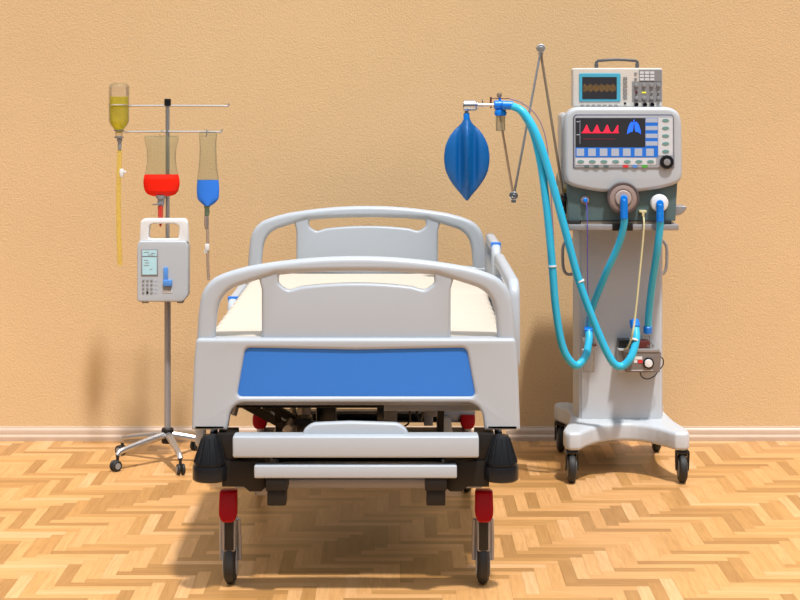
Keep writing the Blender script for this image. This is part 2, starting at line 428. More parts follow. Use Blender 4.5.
# front bars
bm = BM(); pbox(bm, 232.5, 436.5, 479, 458, 5.25, 5.32, .006, 3); fbar = obj('front_bar', bm, M['white'], bed)
hp = rpoly(pp([(301, 440), (304, 429), (312, 422.5), (350, 421), (399, 422.5), (407, 429), (410, 440)], 5.30), [0, .01, .02, .0, .02, .01, 0], 5)
bm = plate(hp, [], .030, .008, front(5.300), 3); obj('bar_grip', bm, M['white'], fbar)
bm = BM(); pbox(bm, 254, 465.5, 457, 478.5, 5.25, 5.30, .005, 3); obj('lower_front_bar', bm, M['white'], bed)
for px in (276.5, 436):
    bm = BM(); pbox(bm, px - 11, 479, px + 11, 491, 5.255, 5.34, .003); pbox(bm, px - 9.5, 490, px + 9.5, 506, 5.262, 5.33, .004)
    obj('socket_block', bm, M['darkmetal'], bed)
# deck and mattress platform
bm = BM()
box(bm, BX - .42, BX + .42, 5.40, 6.05, .575, .60, .004); box(bm, BX - .42, BX + .42, 6.07, 6.55, .575, .60, .004); box(bm, BX - .42, BX + .42, 6.57, 7.10, .575, .60, .004)
for xx in (-.40, .36): box(bm, BX + xx, BX + xx + .04, 5.39, 7.10, .53, .575, .003)
for yy in (5.42, 6.06, 6.56, 7.06): box(bm, BX - .40, BX + .40, yy, yy + .03, .535, .575, .003)
obj('mattress_platform', bm, M['framewhite'], bed)
# base frame
bm = BM()
for s in (-1, 1): box(bm, BX + s * .285 - .025, BX + s * .285 + .025, 5.50, 6.66, .248, .288, .004)
box(bm, BX - .38, BX + .38, 5.60, 5.66, .248, .276, .004); box(bm, BX - .40, BX + .40, 6.60, 6.66, .262, .302, .004)
obj('base_frame', bm, M['greymetal'], bed)  # white frame; the grey colour stands in for shade under the bed
bm = BM(); box(bm, BX - .36, BX + .36, 5.665, 6.595, .236, .247, .002); obj('shade_plate', bm, M['darkmetal'], bed)  # plate added to block light and darken the floor beneath
# lifting columns/linkage and actuators
for s in (-1, 1):
    for y0 in (5.66, 6.36):
        bm = BM(); tube(bm, [Vector((BX + s * .255, y0, .545)), Vector((BX + s * .255, y0 + .20, .28))], .014, 4); obj('lift_link', bm, M['darkmetal'], bed)
for yy in (5.86, 6.56): bm = BM(); cyl(bm, (BX - .28, yy, .29), (BX + .28, yy, .29), .013); obj('cross_shaft', bm, M['darkmetal'], bed)
bm = BM(); a = P(240, 402, 5.75); b = P(290, 428.5, 5.75); tube(bm, [a, b], .016, 4); obj('lift_arm', bm, M['darkmetal'], bed)
bm = BM(); tube(bm, [P(262, 400, 5.85), P(298, 422, 5.85)], .016, 4); obj('lift_arm', bm, M['darkmetal'], bed)
bm = BM(); c = P(287.5, 429, 5.70); cyl(bm, c, c + Vector((0, .12, 0)), .014, bev=.003); obj('arm_pivot', bm, M['steel'], bed)
bm = BM(); cyl(bm, P(304, 436, 5.95), P(304, 399, 5.95), .022); obj('lift_actuator', bm, M['greymetal'], bed)
bm = BM(); cyl(bm, P(293, 436, 5.96), P(293, 399, 5.96), .010); obj('actuator_rod', bm, M['greymetal'], bed)
for q in ((296, 419, 312, 440, 5.78, 5.86, .004), (316, 398, 336, 440, 6.0, 6.12, .006), (262, 398, 270, 418, 5.9, 5.97, .003)):
    bm = BM(); pbox(bm, *q); obj('actuator_motor', bm, M['black'], bed)
bm = BM(); pbox(bm, 236, 401.5, 384, 408, 5.50, 5.56, .002); obj('cross_beam', bm, M['black'], bed)
bm = BM(); pbox(bm, 377, 401, 384, 421, 5.57, 5.61, .002); obj('beam_hanger', bm, M['black'], bed)
bm = BM(); pbox(bm, 384, 401, 484, 411.0, 5.47, 5.95, .003); obj('calf_section_tray', bm, M['panelgrey'], bed)
bm = BM(); pbox(bm, 384, 409, 397, 440, 5.98, 6.06, .004); obj('control_unit', bm, M['grey'], bed)
for q in ((427, 410, 437, 417, 6.02, 6.10, .003), (424, 412, 433, 426, 6.15, 6.2, .003)):
    bm = BM(); pbox(bm, *q); obj('cable_clip', bm, M['grey'], bed)
bm = BM(); tube(bm, [P(418, 402, 6.0), P(417, 414, 6.0), P(420, 421, 6.0), P(423, 412, 6.0)], .005, 8, smooth=.01); obj('control_cable', bm, M['black'], bed)
bm = BM(); tube(bm, [P(405, 402, 5.97), P(410, 412, 5.97), P(408, 424, 5.97), P(398, 428, 5.98)], .003, 8, smooth=.01); obj('control_cable', bm, M['black'], bed)
# casters
def caster(X, y, zb=.203):
    bm = BM()
    cyl(bm, (X, y, .19), (X, y, .272), .016)
    box(bm, X - .020, X + .020, y - .035, y + .035, .105, .205, .008)
    for s in (-1, 1): tube(bm, [(X + s * .024, y, .195), (X + s * .026, y + .01, .14), (X + s * .026, y + .02, .07)], .0075, 8, smooth=.01)
    ca = obj('caster', bm, M['greymetal'], bed)
    bm = BM()
    c = Vector((X - .017, y + .02, .068))
    lathe(bm, [(.02, 0), (.055, 0), (.066, .006), (.068, .012), (.068, .022), (.066, .028), (.055, .034), (.02, .034)], c, (1, 0, 0), 32)
    obj('wheel', bm, M['rubber'], ca)
    bm = BM()
    for s in (-1, 1): cyl(bm, (X + s * .018, y + .02, .068), (X + s * .0205, y + .02, .068), .045, bev=.001)
    obj('wheel_disc', bm, M['light'], ca)
    ol = rpoly([(X - .026, .292), (X + .026, .292), (X + .0275, zb + .022), (X + .019, zb), (X - .019, zb), (X - .0275, zb + .022)], [.006, .006, .01, .014, .014, .01], 4)
    bm = plate(ol, [], .030, .007, front(y - .045), 3)
    for v in bm.verts: v.co.y -= (.292 - v.co.z) * .25
    box(bm, X - .022, X + .022, y - .04, y + .01, .262, .285, .003)
    obj('brake_pedal', bm, M['red'], ca)
    bm = BM(); box(bm, X - .014, X + .014, y - .037, y - .022, .11, .222, .003); obj('brake_stem', bm, M['black'], ca)
for X in (BX - .377, BX + .375): caster(X, 5.43)
for X in (BX - .377, BX + .372): caster(X, 6.645, .243)
# side rails
def rail(name, xc, y0, y1, z0, z1, label=None):
    ol = rpoly([(y0, z0), (y0 - .01, z0 + .12), (y0 + .01, z1 - .03), (y0 + .05, z1), (y1 - .05, z1), (y1 - .005, z1 - .05), (y1 + .01, z0 + .12), (y1 - .03, z0)], [.03, .05, .04, .05, .05, .05, .05, .03], 5)
    hl = rpoly([(y0 + .05, z1 - .085), (y0 + .07, z1 - .04), (y1 - .07, z1 - .04), (y1 - .05, z1 - .085)], [.015] * 4, 5)
    hl2 = rpoly([(y0 + .06, z0 + .05), (y0 + .05, z0 + .12), (y0 + .17, z0 + .12), (y0 + .17, z0 + .05)], [.02] * 4, 5)
    bm = plate(ol, [hl], .034, .012, side(xc), 3)
    r = obj(name, bm, M['white'], bed)
    yl = y0 + .045
    bm = BM(); box(bm, xc - .0178, xc + .0178, yl, yl + .022, z1 - .03, z1 + .0008, .001)
    if y0 < 6: bm.free()
    else: obj('rail_marker', bm, M['blue'], r, label='small blue strip on the rail')
    s = 1 if xc > BX else -1
    for yy in (y0 + .2, y1 - .2):
        bm = BM(); tube(bm, [(xc - s * .012, yy, z0 + .04), (xc - s * .03, yy, z0 - .01), (xc - s * .035, yy, min(.565, z0 - .03)), (BX + s * .39, yy, .55)], .011, 8)
        obj('rail_arm', bm, M['greymetal'], r)
    return r
rail('side_rail', .345, 5.50, 6.42, .625, .897); rail('side_rail', .345, 6.52, 7.07, .635, .915)
rail('side_rail', BX - .473, 5.50, 6.42, .39, .66); rail('side_rail', BX - .473, 6.52, 7.07, .44, .72)
# mattress: rests on the platform, a thing of its own
def mattress():
    ys = [5.388 + i * (7.095 - 5.388) / 120 for i in range(121)]
    bm = BM(); rings = []
    hw = .441; z0 = .6008; z1 = .751
    for i, y in enumerate(ys):
        e = min(y - ys[0], ys[-1] - y); sh = max(0, 1 - e / .03)
        q = abs(math.sin((y - 5.4) * math.pi / .125)) ** .5
        wv = .016 * (q - 1) ; a = hw + wv - .012 * sh ** 2; zt = z1 - .012 * sh ** 2 - .0004 * (1 - q)
        sec = []
        r = .022
        for (cx, cz, a0, sgn) in ((a - r, zt - r, 0, 1), (-(a - r), zt - r, 90, 1), (-(a - r), z0 + r, 180, 1), (a - r, z0 + r, 270, 1)):
            for k in range(6):
                t = R(a0 + 90 * k / 5); sec.append((cx + r * math.cos(t), cz + r * math.sin(t)))
        rings.append([bm.verts.new((BX + u, y, v)) for u, v in sec])
    n = len(rings[0])
    for a, b in zip(rings, rings[1:]):
        for k in range(n): bm.faces.new((a[k], a[(k + 1) % n], b[(k + 1) % n], b[k]))
    bm.faces.new(rings[0]); bm.faces.new(rings[-1])
    o = obj('mattress', bm, M['mattress'], None, 50)
    tag(o, 'cream quilted mattress lying on the hospital bed between the end boards', 'mattress')
mattress()

# ================================================================== IV STAND
SX = -.912; SY = 7.17
iv = thing('iv_stand', 'grey metal drip stand on a five star wheeled base at the bed\'s left', 'drip stand', (SX, SY, 0))
bm = BM(); cyl(bm, (SX, SY, .085), (SX, SY, .80), .0125); pole = obj('pole', bm, M['greymetal'], iv)
bm = BM(); cyl(bm, (SX, SY, .80), (SX, SY, 1.40), .0085); cyl(bm, (SX, SY, .79), (SX, SY, .83), .016, bev=.003); obj('upper_pole', bm, M['steel'], iv)
bm = BM(); cyl(bm, (SX, SY, 1.398), (SX, SY, 1.427), .0135, bev=.003); obj('pole_cap', bm, M['black'], iv)
bm = BM(); cyl(bm, (SX, SY, .075), (SX, SY, .135), .024, bev=.004); obj('hub', bm, M['darkmetal'], iv)
for z, xl, xr, yy in ((1.3995, 110, 229, SY), (1.298, 123, 222, SY - .012)):
    x0 = (xl - 400) * yy / FPX; x1 = (xr - 400) * yy / FPX
    bm = BM()
    for (xe, s) in ((x0, -1), (x1, 1)):
        tube(bm, [(SX + s * .005, yy, z), (xe - s * .03, yy, z - .001), (xe - s * .012, yy, z - .003), (xe - s * .002, yy, z + .001), (xe, yy, z + .008)], .0043, 8, smooth=.006)
    obj('hook_bar', bm, M['steel'], iv)
for a in (-71, -137, 147, 70, 0):
    ca, sa = math.cos(R(a)), math.sin(R(a)); L = .235
    d = Vector((ca, sa, 0))
    bm = BM(); c = Vector((SX, SY, .108))
    tube(bm, [c + d * .015, c + d * .06 + Vector((0, 0, -.006)), c + d * (L - .02) + Vector((0, 0, -.034)), c + d * L + Vector((0, 0, -.050))], .0135, 10, smooth=.02, rf=lambda i, n: 1.1 - .3 * i / n)
    lg = obj('leg', bm, M['steel'], iv)
    bm = BM(); e = Vector((SX, SY, 0)) + d * L; cyl(bm, e + Vector((0, 0, .03)), e + Vector((0, 0, .062)), .006)
    u = Vector((-sa, ca, 0)); e2 = e + d * .008
    for s in (-1, 1): lathe(bm, [(.004, 0), (.018, 0), (.021, .003), (.021, .009), (.018, .012), (.004, .012)], e2 + u * (s * .009) + Vector((0, 0, .021)) - u * .006, u, 20)
    cs = obj('caster', bm, M['rubber'], lg)
    for s in (-1, 1): bm = BM(); cyl(bm, e2 + u * (s * .0148) + Vector((0, 0, .021)), e2 + u * (s * .0162) + Vector((0, 0, .021)), .012); obj('wheel_cap', bm, M['grey'], cs)

# ---- infusion pump
pump = thing('infusion_pump', 'light grey infusion pump with carry handle and small screen clamped to the drip stand', 'infusion pump', P(162, 302, 7.05))
d0, d1 = 7.055, 7.135
ol = rpoly(pp([(137, 302), (137, 246), (139, 241), (186, 241), (188, 246), (188, 296), (183, 302)], d0), [.012, .006, .006, .006, .006, .012, .012], 5)
bm = plate(ol, [], d1 - d0, .006, front((d0 + d1) / 2), 3); obj('body', bm, M['light'], pump)
ho = rpoly(pp([(139, 242), (140, 222), (143, 219), (184, 219), (187, 222), (188, 242)], d0), [.0, .01, .01, .01, .01, 0], 4)
hh = rpoly(pp([(148, 239), (149, 226), (152, 224), (175, 224), (179, 227), (178, 239)], d0), [.01] * 6, 4)
bm = plate(ho, [hh], .05, .006, front(d0 + .034), 3); obj('handle', bm, M['wt'], pump)
bm = BM(); box(bm, SX - .03, SX + .03, d1 - .002, SY - .008, .74, .80, .004); box(bm, SX - .03, SX - .012, SY - .012, SY + .02, .74, .80, .004); box(bm, SX + .012, SX + .03, SY - .012, SY + .02, .74, .80, .004); obj('pole_clamp', bm, M['grey'], pump)
bm = BM(); pbox(bm, 141, 249, 158, 276, d0 - .002, d0 + .01, .0015); fr = obj('screen_frame', bm, M['grey'], pump)
bm = BM(); pbox(bm, 142.3, 250.3, 156.7, 256, d0 - .0032, d0 + .004, 0); pbox(bm, 142.3, 257.2, 156.7, 274.6, d0 - .0032, d0 + .004, 0); scn = obj('screen', bm, M['lcd'], fr)
bm = BM()
for (a, b, c_) in ((144, 252, 149), (151, 253, 155), (144, 260, 148), (145, 262.5, 149), (144, 265, 149), (150, 269, 152), (148, 254.5, 153)):
    pbox(bm, a, b, c_, b + .7, d0 - .0038, d0 - .003)
obj('screen_marks', bm, M['grey'], scn)
for r_ in range(4):
    for c_ in range(3):
        bm = BM(); x = 143.2 + c_ * 4.1; y_ = 280.5 + r_ * 4; pbox(bm, x - 1.1, y_ - 1.1, x + 1.1, y_ + 1.1, d0 - .0025, d0 + .004, .0008, 1); obj('key', bm, M['grey'] if (r_, c_) != (3, 1) else M['darkmetal'], pump)
bm = BM()
for r_ in range(4): pbox(bm, 154.4, 280 + r_ * 4, 157, 281.4 + r_ * 4, d0 - .001, d0 + .004)
obj('key_marks', bm, M['g_grey'], pump)
bm = BM(); pbox(bm, 162.5, 289, 172, 293, d0 - .0015, d0 + .004, .001); obj('slot_base', bm, M['wt'], pump)
bm = BM(); pbox(bm, 163.3, 285, 171.3, 290, d0 - .005, d0 + .004, .001); obj('slot', bm, M['grey'], pump)
bm = BM(); pbox(bm, 163.3, 267.5, 167.8, 282, d0 - .006, d0 + .004, .002); pbox(bm, 162.8, 280, 171.8, 286.5, d0 - .012, d0 + .004, .003); obj('slider', bm, M['bluekey'], pump, label='blue sliding latch')
for px in (145, 180): bm = BM(); pbox(bm, px - 3, 301.3, px + 3, 303.2, d0 + .01, d0 + .06, .001); obj('foot', bm, M['grey'], pump)

# ---- glass bottle of yellow fluid
def zz(py, d): return EYE - (py - HY) * d / FPX
def secs(tab, d, cx, flat=1.0, inset=0.0, n=24):
    ys = [t[0] for t in tab]; out = []
    for i in range(n + 1):
        py = ys[0] + (ys[-1] - ys[0]) * i / n; (hw,) = interp([(a, b) for a, b in tab], py)
        r = max(hw * d / FPX - inset, .0008); out.append(((cx - 400) * d / FPX, d, zz(py, d), r, r * flat))
    return out
bd = 7.15
bot = thing('drip_bottle', 'upright clear bottle of yellow fluid hanging at the drip stand\'s left', 'drip bottle', P(119, 134, bd))
# the upper bar passes behind this bottle; a bail wire carries it
bm = loft(BM(), secs([(83, 5), (84.5, 9), (88, 10.2), (120, 10.2), (125, 8.6), (129, 5.2), (133, 3.6), (137, 3.4)], bd, 119, n=50)); obj('bottle', bm, M['clear'], bot)
bm = loft(BM(), secs([(96.5, 9.2), (120, 9.2), (125, 7.6), (129, 4.4), (133, 2.8)], bd, 119, n=40)); obj('fluid', bm, M['yellowliq'], bot, label='yellow fluid')
X = (119 - 400) * bd / FPX
bm = BM(); lathe(bm, [(.015, zz(131.6, bd)), (.0205, zz(131, bd)), (.0205, zz(130, bd)), (.015, zz(129.4, bd))], (X, bd, 0)); lathe(bm, [(.01, zz(138.5, bd)), (.019, zz(138, bd)), (.019, zz(136.4, bd)), (.01, zz(136, bd))], (X, bd, 0)); obj('neck_ring', bm, M['steel'], bot)
bm = BM(); tube(bm, [(X - .0405, bd, zz(104.7, bd)), (X - .02, bd - .037, zz(104.7, bd)), (X, bd - .042, zz(104.7, bd)), (X + .02, bd - .037, zz(104.7, bd)), (X + .0405, bd, zz(104.7, bd)), (X + .02, bd + .02, zz(104.7, bd))], .0025, 8, smooth=.006)
obj('holder_band', bm, M['chrome'], bot)
bm = loft(BM(), secs([(138, 2.6), (141, 2.8), (142, 1.8), (144, 2.0), (150, 1.6), (151, 1)], bd, 119.6, n=24)); obj('drip_chamber', bm, M['grey'], bot)
bm = BM(); tube(bm, [P(119.6, 150, bd), P(118.8, 180, bd), P(118.6, 220, bd), P(119.4, 250, bd), P(120, 265, bd)], .0095, 10, smooth=.02); tb = obj('drip_tube', bm, M['yellowtube'], bot)
bm = BM(); pbox(bm, 119.6, 169, 123.2, 177, bd - .014, bd + .006, .002); pbox(bm, 119.2, 171, 126, 173, bd - .012, bd + .0, .001); obj('roller_clamp', bm, M['wt'], tb)

# ---- red bag
bd = 7.14
rb = thing('drip_bag', 'wide clear drip bag half filled with red fluid in front of the pole', 'drip bag', P(162, 196, bd))
tab = [(136, 17.5), (140, 17), (150, 14.8), (158, 14.4), (168, 15.4), (176, 17.4), (183, 18.2), (190, 17.0), (194.5, 13.5), (196, 9)]
def bagsecs(tab, cx, d, thick, inset=0, n=36):
    ys = [t[0] for t in tab]; out = []
    for i in range(n + 1):
        py = ys[0] + (ys[-1] - ys[0]) * i / n; (hw,) = interp(tab, py); f = (py - ys[0]) / (ys[-1] - ys[0])
        th = thick * max(.1, math.sin(math.pi * min(1, f * .8 + .06)) ** .6) if inset == 0 else thick
        r = hw * d / FPX - inset; out.append(((cx - 400) * d / FPX, d, zz(py, d), r, max(.002, th)))
    return out
bm = loft(BM(), bagsecs([t for t in tab if t[0] < 170] + [(174.5, 16.9)], 161.5, bd, .020)); obj('bag', bm, M['bagclear'], rb)
lt = [(t[0], t[1]) for t in tab if t[0] >= 176]; lt = [(174.5, 16.9)] + lt
bm = loft(BM(), [(x, y, z, r + .001, (.021 * (.75 + .45 * min(1, i / 5))) * (1 if i < 20 else max(.5, 1 - (i - 20) / 12))) for i, (x, y, z, r, t) in enumerate(bagsecs(lt, 161.5, bd, .016, .001, 26))]); obj('fluid', bm, M['redliq'], rb, label='red fluid')
bm = BM(); tube(bm, [P(160.5, 138, bd), P(160, 134.5, bd), P(161, 131.2, bd + .005), P(163, 130.6, bd + .018), P(163.5, 133, bd + .028)], .0022, 8, smooth=.004); pbox(bm, 145, 135.4, 178, 137.0, bd - .003, bd + .003, .001); obj('hanger', bm, M['bagclear'], rb)
bm = loft(BM(), secs([(195, 5.5), (198, 5), (199, 3.6), (203, 3.4), (207, 2.4)], bd, 161, n=20)); obj('port', bm, M['grey'], rb)
bm = BM(); lathe(bm, [(.006, zz(205, bd)), (.017, zz(204.6, bd)), (.017, zz(203.6, bd)), (.006, zz(203, bd))], ((157 - 400) * bd / FPX, bd - .01, 0)); obj('port_ring', bm, M['steel'], rb)
bm = loft(BM(), secs([(206, 2.8), (214, 2.6), (222, 1.8), (226.5, .8)], bd - .02, 160.5, n=24)); obj('drip_chamber', bm, M['redtube'], rb)
bm = BM(); tube(bm, [P(160.5, 206, bd - .02), P(160.2, 215, bd - .02), P(160.5, 226, bd - .025)], .0028, 8, smooth=.006); obj('drip_tube', bm, M['redliq'], rb)

# ---- blue bag
bd = 7.155
bb = thing('drip_bag', 'narrow clear drip bag with blue fluid hanging at the drip stand\'s right', 'drip bag', P(207, 206, bd))
tab = [(131.5, 7.5), (134, 9), (145, 8.4), (165, 9.2), (178, 10.8), (190, 11.8), (198, 11.2), (203, 7.5), (206, 4)]
bm = loft(BM(), bagsecs([t for t in tab if t[0] < 170] + [(180, 10.9)], 208, bd, .024)); obj('bag', bm, M['bagclear'], bb)
lt = [(180, 10.8), (190, 11.4), (198, 10.8), (203, 7), (205.5, 3.6)]
bm = loft(BM(), bagsecs(lt, 208, bd, .022, .0005, 20)); obj('fluid', bm, M['blueliq'], bb, label='blue fluid')
bm = BM(); tube(bm, [P(206.5, 137, bd), P(206.5, 132, bd), P(207.5, 129.8, bd), P(209, 131.5, bd + .006)], .0022, 8, smooth=.004); obj('hanger', bm, M['steel'], bb)
bm = loft(BM(), secs([(205, 3.2), (207, 3.2), (208, 2.4), (213, 2.6), (216, 1.8)], bd, 207, n=20)); obj('port', bm, mat('sage_port', S(120, 140, 110), .4), bb)
bm = loft(BM(), secs([(214, 1.6), (217, 2.2), (226, 2.0), (229, 1.2)], bd, 206.3, n=20)); obj('drip_chamber', bm, M['cleartube'], bb)
bm = BM(); tube(bm, [P(207, 214, bd), P(207.6, 240, bd), P(207.8, 262, bd), P(208.5, 280, bd)], .0062, 10, smooth=.02); tb = obj('drip_tube', bm, M['cleartube'], bb)
bm = BM(); pbox(bm, 205, 244, 209, 251, bd - .012, bd + .006, .002); pbox(bm, 204.3, 250, 207.2, 253.5, bd - .01, bd + .0, .001); obj('roller_clamp', bm, M['wt'], tb)

# ================================================================== VENTILATOR
VX = (627 - 400) / 268.7
vent = thing('ventilator', 'tall white wheeled ventilator with grey front panel and screen right of the bed', 'ventilator', (VX, 7.05, 0))
# base with four feet and scooped sides
ft = 6.775; rt = 7.43; hwf = .238; hwr = .222
def arcs(a, b, depth, nrm, n=12):
    a = Vector(a); b = Vector(b); out = []
    for i in range(n + 1):
        t = i / n; out.append(tuple(a.lerp(b, t) + Vector(nrm) * depth * (1 - abs(2 * t - 1) ** 2.4)))
    return out
fx0, fx1 = VX - hwf, VX + hwf; rx0, rx1 = VX - hwr, VX + hwr
ol = []
ol += [(fx0 + .004, ft + .07), (fx0 + .006, ft + .02), (fx0 + .022, ft)]
ol += arcs((fx0 + .062, ft + .004), (fx1 - .062, ft + .004), .15, (0, 1))
ol += [(fx1 - .022, ft), (fx1 - .006, ft + .02), (fx1 - .004, ft + .07)]
ol += arcs((fx1 - .035, ft + .19), (rx1 - .01, rt - .10), .02, (-1, 0), 6)
ol += [(rx1, rt - .03), (rx1 - .02, rt), (rx1 - .06, rt)]
ol += arcs((rx1 - .075, rt - .01), (rx0 + .075, rt - .01), .09, (0, -1))
ol += [(rx0 + .06, rt), (rx0 + .02, rt), (rx0, rt - .03)]
ol += arcs((rx0 + .01, rt - .10), (fx0 + .035, ft + .19), .02, (1, 0), 6)
bm = plate(rpoly(ol, .006, 2), [], .068, .014, lambda u, v, w: (u, v, .157 + w + .02 * (math.exp(-((v - 7.1) / .17) ** 2))), 4)
obj('base', bm, M['ventwhite'], vent)
def vcaster(X, y):
    bm = BM(); cyl(bm, (X, y, .10), (X, y, .135), .016)
    for s in (-1, 1):
        join(bm, plate(rpoly([(y - .022, .118), (y + .025, .118), (y + .022, .05), (y + .004, .042), (y - .006, .05)], .008, 3), [], .005, .001, side(X + s * .022), 1))
    box(bm, X - .024, X + .024, y - .02, y + .022, .110, .122, .003)
    ca = obj('caster', bm, M['black'], vent)
    bm = BM(); lathe(bm, [(.012, 0), (.044, 0), (.053, .005), (.0545, .011), (.0545, .019), (.053, .025), (.044, .030), (.012, .030)], (X - .015, y + .006, .0545), (1, 0, 0), 32)
    wh = obj('wheel', bm, M['rubber'], ca)
    bm = BM()
    for s in (-1, 1): cyl(bm, (X + s * .0152, y + .006, .0545), (X + s * .0168, y + .006, .0545), .034)
    obj('wheel_disc', bm, M['grey'], wh)
for X, y in ((VX - .205, 6.805), (VX + .207, 6.805), (VX - .196, 7.375), (VX + .19, 7.375)): vcaster(X, y)
# column: bevelled front, slightly flared
cx0, cx1 = (573.5 - 400) / 261, (664 - 400) / 261
bm = BM()
for z, ex in ((.18, .0), (.95, 0)): pass
ring = lambda z, e: [(cx0 + .045 - e, 7.36, z), (cx0 + .002 - e, 7.05, z), (cx0 + .024 - e * .5, 6.985, z), (cx1 - .012 + e * .5, 6.985, z), (cx1 + e, 7.03, z), (cx1 - .02 + e, 7.36, z)]
rs = []
for z, e in ((.175, .004), (.215, .0), (.95, 0)): rs.append([bm.verts.new(p) for p in ring(z, e)])
for a, b in zip(rs, rs[1:]):
    for k in range(6): bm.faces.new((a[k], a[(k + 1) % 6], b[(k + 1) % 6], b[k]))
bm.faces.new(rs[0]); bm.faces.new(rs[-1])
bmesh.ops.bevel(bm, geom=[e for e in bm.edges if abs(e.verts[0].co.z - e.verts[1].co.z) > .02], offset=.006, segments=3, affect='EDGES')
obj('column', bm, M['ventwhite'], vent)
bm = BM()   # side grab handles
for s, xx in ((-1, cx0), (1, cx1)):
    b2 = BM(); tube(b2, [(xx - s * .008, 7.13, zz(241, 7.1)), (xx + s * .012, 7.13, zz(241, 7.1)), (xx + s * .028, 7.13, zz(247, 7.1)), (xx + s * .030, 7.13, zz(259, 7.1)), (xx + s * .026, 7.13, zz(270, 7.1)), (xx + s * .012, 7.13, zz(275, 7.1)), (xx - s * .008, 7.13, zz(275, 7.1))], .0062, 10, smooth=.008)
    obj('grab_handle', b2, M['greymetal'], vent)
bm.free()
# tray
bm = BM(); pbox(bm, 568.5, 224.5, 679, 230.5, 6.80, 7.22, .004); tray = obj('tray', bm, M['greymetal'], vent)
bm = BM(); pbox(bm, 612.5, 224, 633, 230.8, 6.795, 6.83, .002); obj('tray_catch', bm, M['darkmetal'], tray)
bm = BM(); pbox(bm, 569, 220.7, 580, 224.6, 6.81, 7.1, .001); pbox(bm, 664, 220.7, 671.5, 224.6, 6.81, 7.1, .001); obj('rubber_foot', bm, M['rubber'], tray)
bm = BM(); pbox(bm, 581, 221.5, 663, 224.6, 6.83, 7.1, 0); obj('tray_liner', bm, M['brassy'], tray)
# lower body
ol = rpoly(pp([(568, 221), (567, 183), (580, 150), (665, 150), (677.5, 183), (676.5, 200), (675.5, 221)], 6.83), .004, 3)
bm = plate(ol, [], .48, .004, front(7.07), 2); body = obj('lower_body', bm, M['teal'], vent)
hk = rpoly(pp([(674, 206.5), (687.5, 206.5), (687.5, 209), (684, 214), (679, 216), (674, 216)], 6.86), [0, .003, .006, .012, .006, 0], 4)
bm = plate(hk, [], .10, .003, front(6.93), 2); obj('side_hook', bm, M['greymetal'], body)
bm = BM()
for py in (190.5, 203.5, 217.5): cyl(bm, P(568.5, py, 6.9), P(561.5, py, 6.9), .0075)
obj('gas_fitting', bm, M['yellowfit'], body)
bm = BM(); cyl(bm, P(568, 196.5, 6.88), P(560.5, 196.5, 6.88), .014, bev=.003); cyl(bm, P(568, 210, 6.9), P(563.5, 210, 6.9), .016, bev=.003); obj('side_knob', bm, M['black'], body)
# display housing
def hs(pts): return pp(pts, 6.80)
hpts = [(567, 112), (575, 107), (670, 107), (679, 112), (682, 122), (682.5, 176), (680, 182), (673, 185.5), (659, 189), (640, 191.7), (622, 192.3), (601, 192), (588, 190), (574, 187), (567, 183.5), (564.8, 176), (564.6, 122)]
bm = plate(rpoly(hs(hpts), [.02, .02, .02, .02, .02, .02, .01, .01, .01, .01, .01, .01, .01, .01, .01, .02, .02], 4), [], .075, .016, front(6.8375), 5)
hous = obj('display_housing', bm, M['light'], vent)
bm = plate(rpoly(pp([(561, 113), (672, 113), (674, 183), (561, 184)], 6.88), [.02] * 4, 5), [], .16, .008, front(6.95), 3)
obj('housing_back', bm, M['panelgrey'], hous)
F = 6.80
def flat(name, rects, m, parent, d, t=.003, bev=0.0):
    bm = BM()
    for r in rects: pbox(bm, *r, d - t, d + .002, bev, 1)
    return obj(name, bm, m, parent)
def ell(bm, px, py, rx, ry, d, t=.002, n=16):
    c = P(px, py, d); k = d / FPX
    a = [bm.verts.new((c.x + rx * k * math.cos(2 * math.pi * i / n), d - t, c.z + ry * k * math.sin(2 * math.pi * i / n))) for i in range(n)]
    b = [bm.verts.new((v.co.x, d + .002, v.co.z)) for v in a]
    for i in range(n): bm.faces.new((a[i], a[(i + 1) % n], b[(i + 1) % n], b[i]))
    bm.faces.new(a); bm.faces.new(b)
bm = plate(rpoly(hs([(573, 168), (573, 117), (575, 114.3), (672, 114.3), (674, 117), (674.3, 168)]), [.006] * 6, 4), [], .006, .0015, front(F), 1); obj('bezel_edge', bm, M['bezelline'], hous)
bm = plate(rpoly(hs([(574, 167.8), (574, 117.5), (576, 115.6), (671.5, 115.6), (673.2, 117.5), (673.5, 167.8)]), [.006] * 6, 4), [], .008, .0015, front(F), 1); ctl = obj('control_panel', bm, M['bezel'], hous)
F2 = F - .004
scr = flat('screen', [(575.5, 118, 645.3, 147.4)], M['screen'], ctl, F2, .001)
F3 = F2 - .001
bm = BM()
def poly(bm, pts, d, t=.0008):
    a = [bm.verts.new((P(x, y, d).x, d - t, P(x, y, d).z)) for x, y in pts]; b = [bm.verts.new((v.co.x, d + .0003, v.co.z)) for v in a]
    n = len(a)
    for i in range(n): bm.faces.new((a[i], a[(i + 1) % n], b[(i + 1) % n], b[i]))
    bm.faces.new(a); bm.faces.new(b)
for x in (582, 592.3, 602.5): poly(bm, [(x, 132.6), (x + 1.6, 130.5), (x + 4.2, 124.8), (x + 5.2, 124.8), (x + 7.4, 130.8), (x + 9.2, 132.6)], F3)
poly(bm, [(612.6, 132.6), (614.3, 130.5), (617, 125.6), (618.3, 124.8), (618.3, 132.6)], F3); poly(bm, [(581.5, 132.3), (618.8, 132.3), (618.8, 133.2), (581.5, 133.2)], F3)
obj('pressure_trace', bm, M['g_red'], scr)
bm = BM(); poly(bm, [(583, 138.6), (615, 138.6), (615, 139.4), (583, 139.4)], F3); obj('flow_trace', bm, M['g_dimred'], scr)
bm = BM()
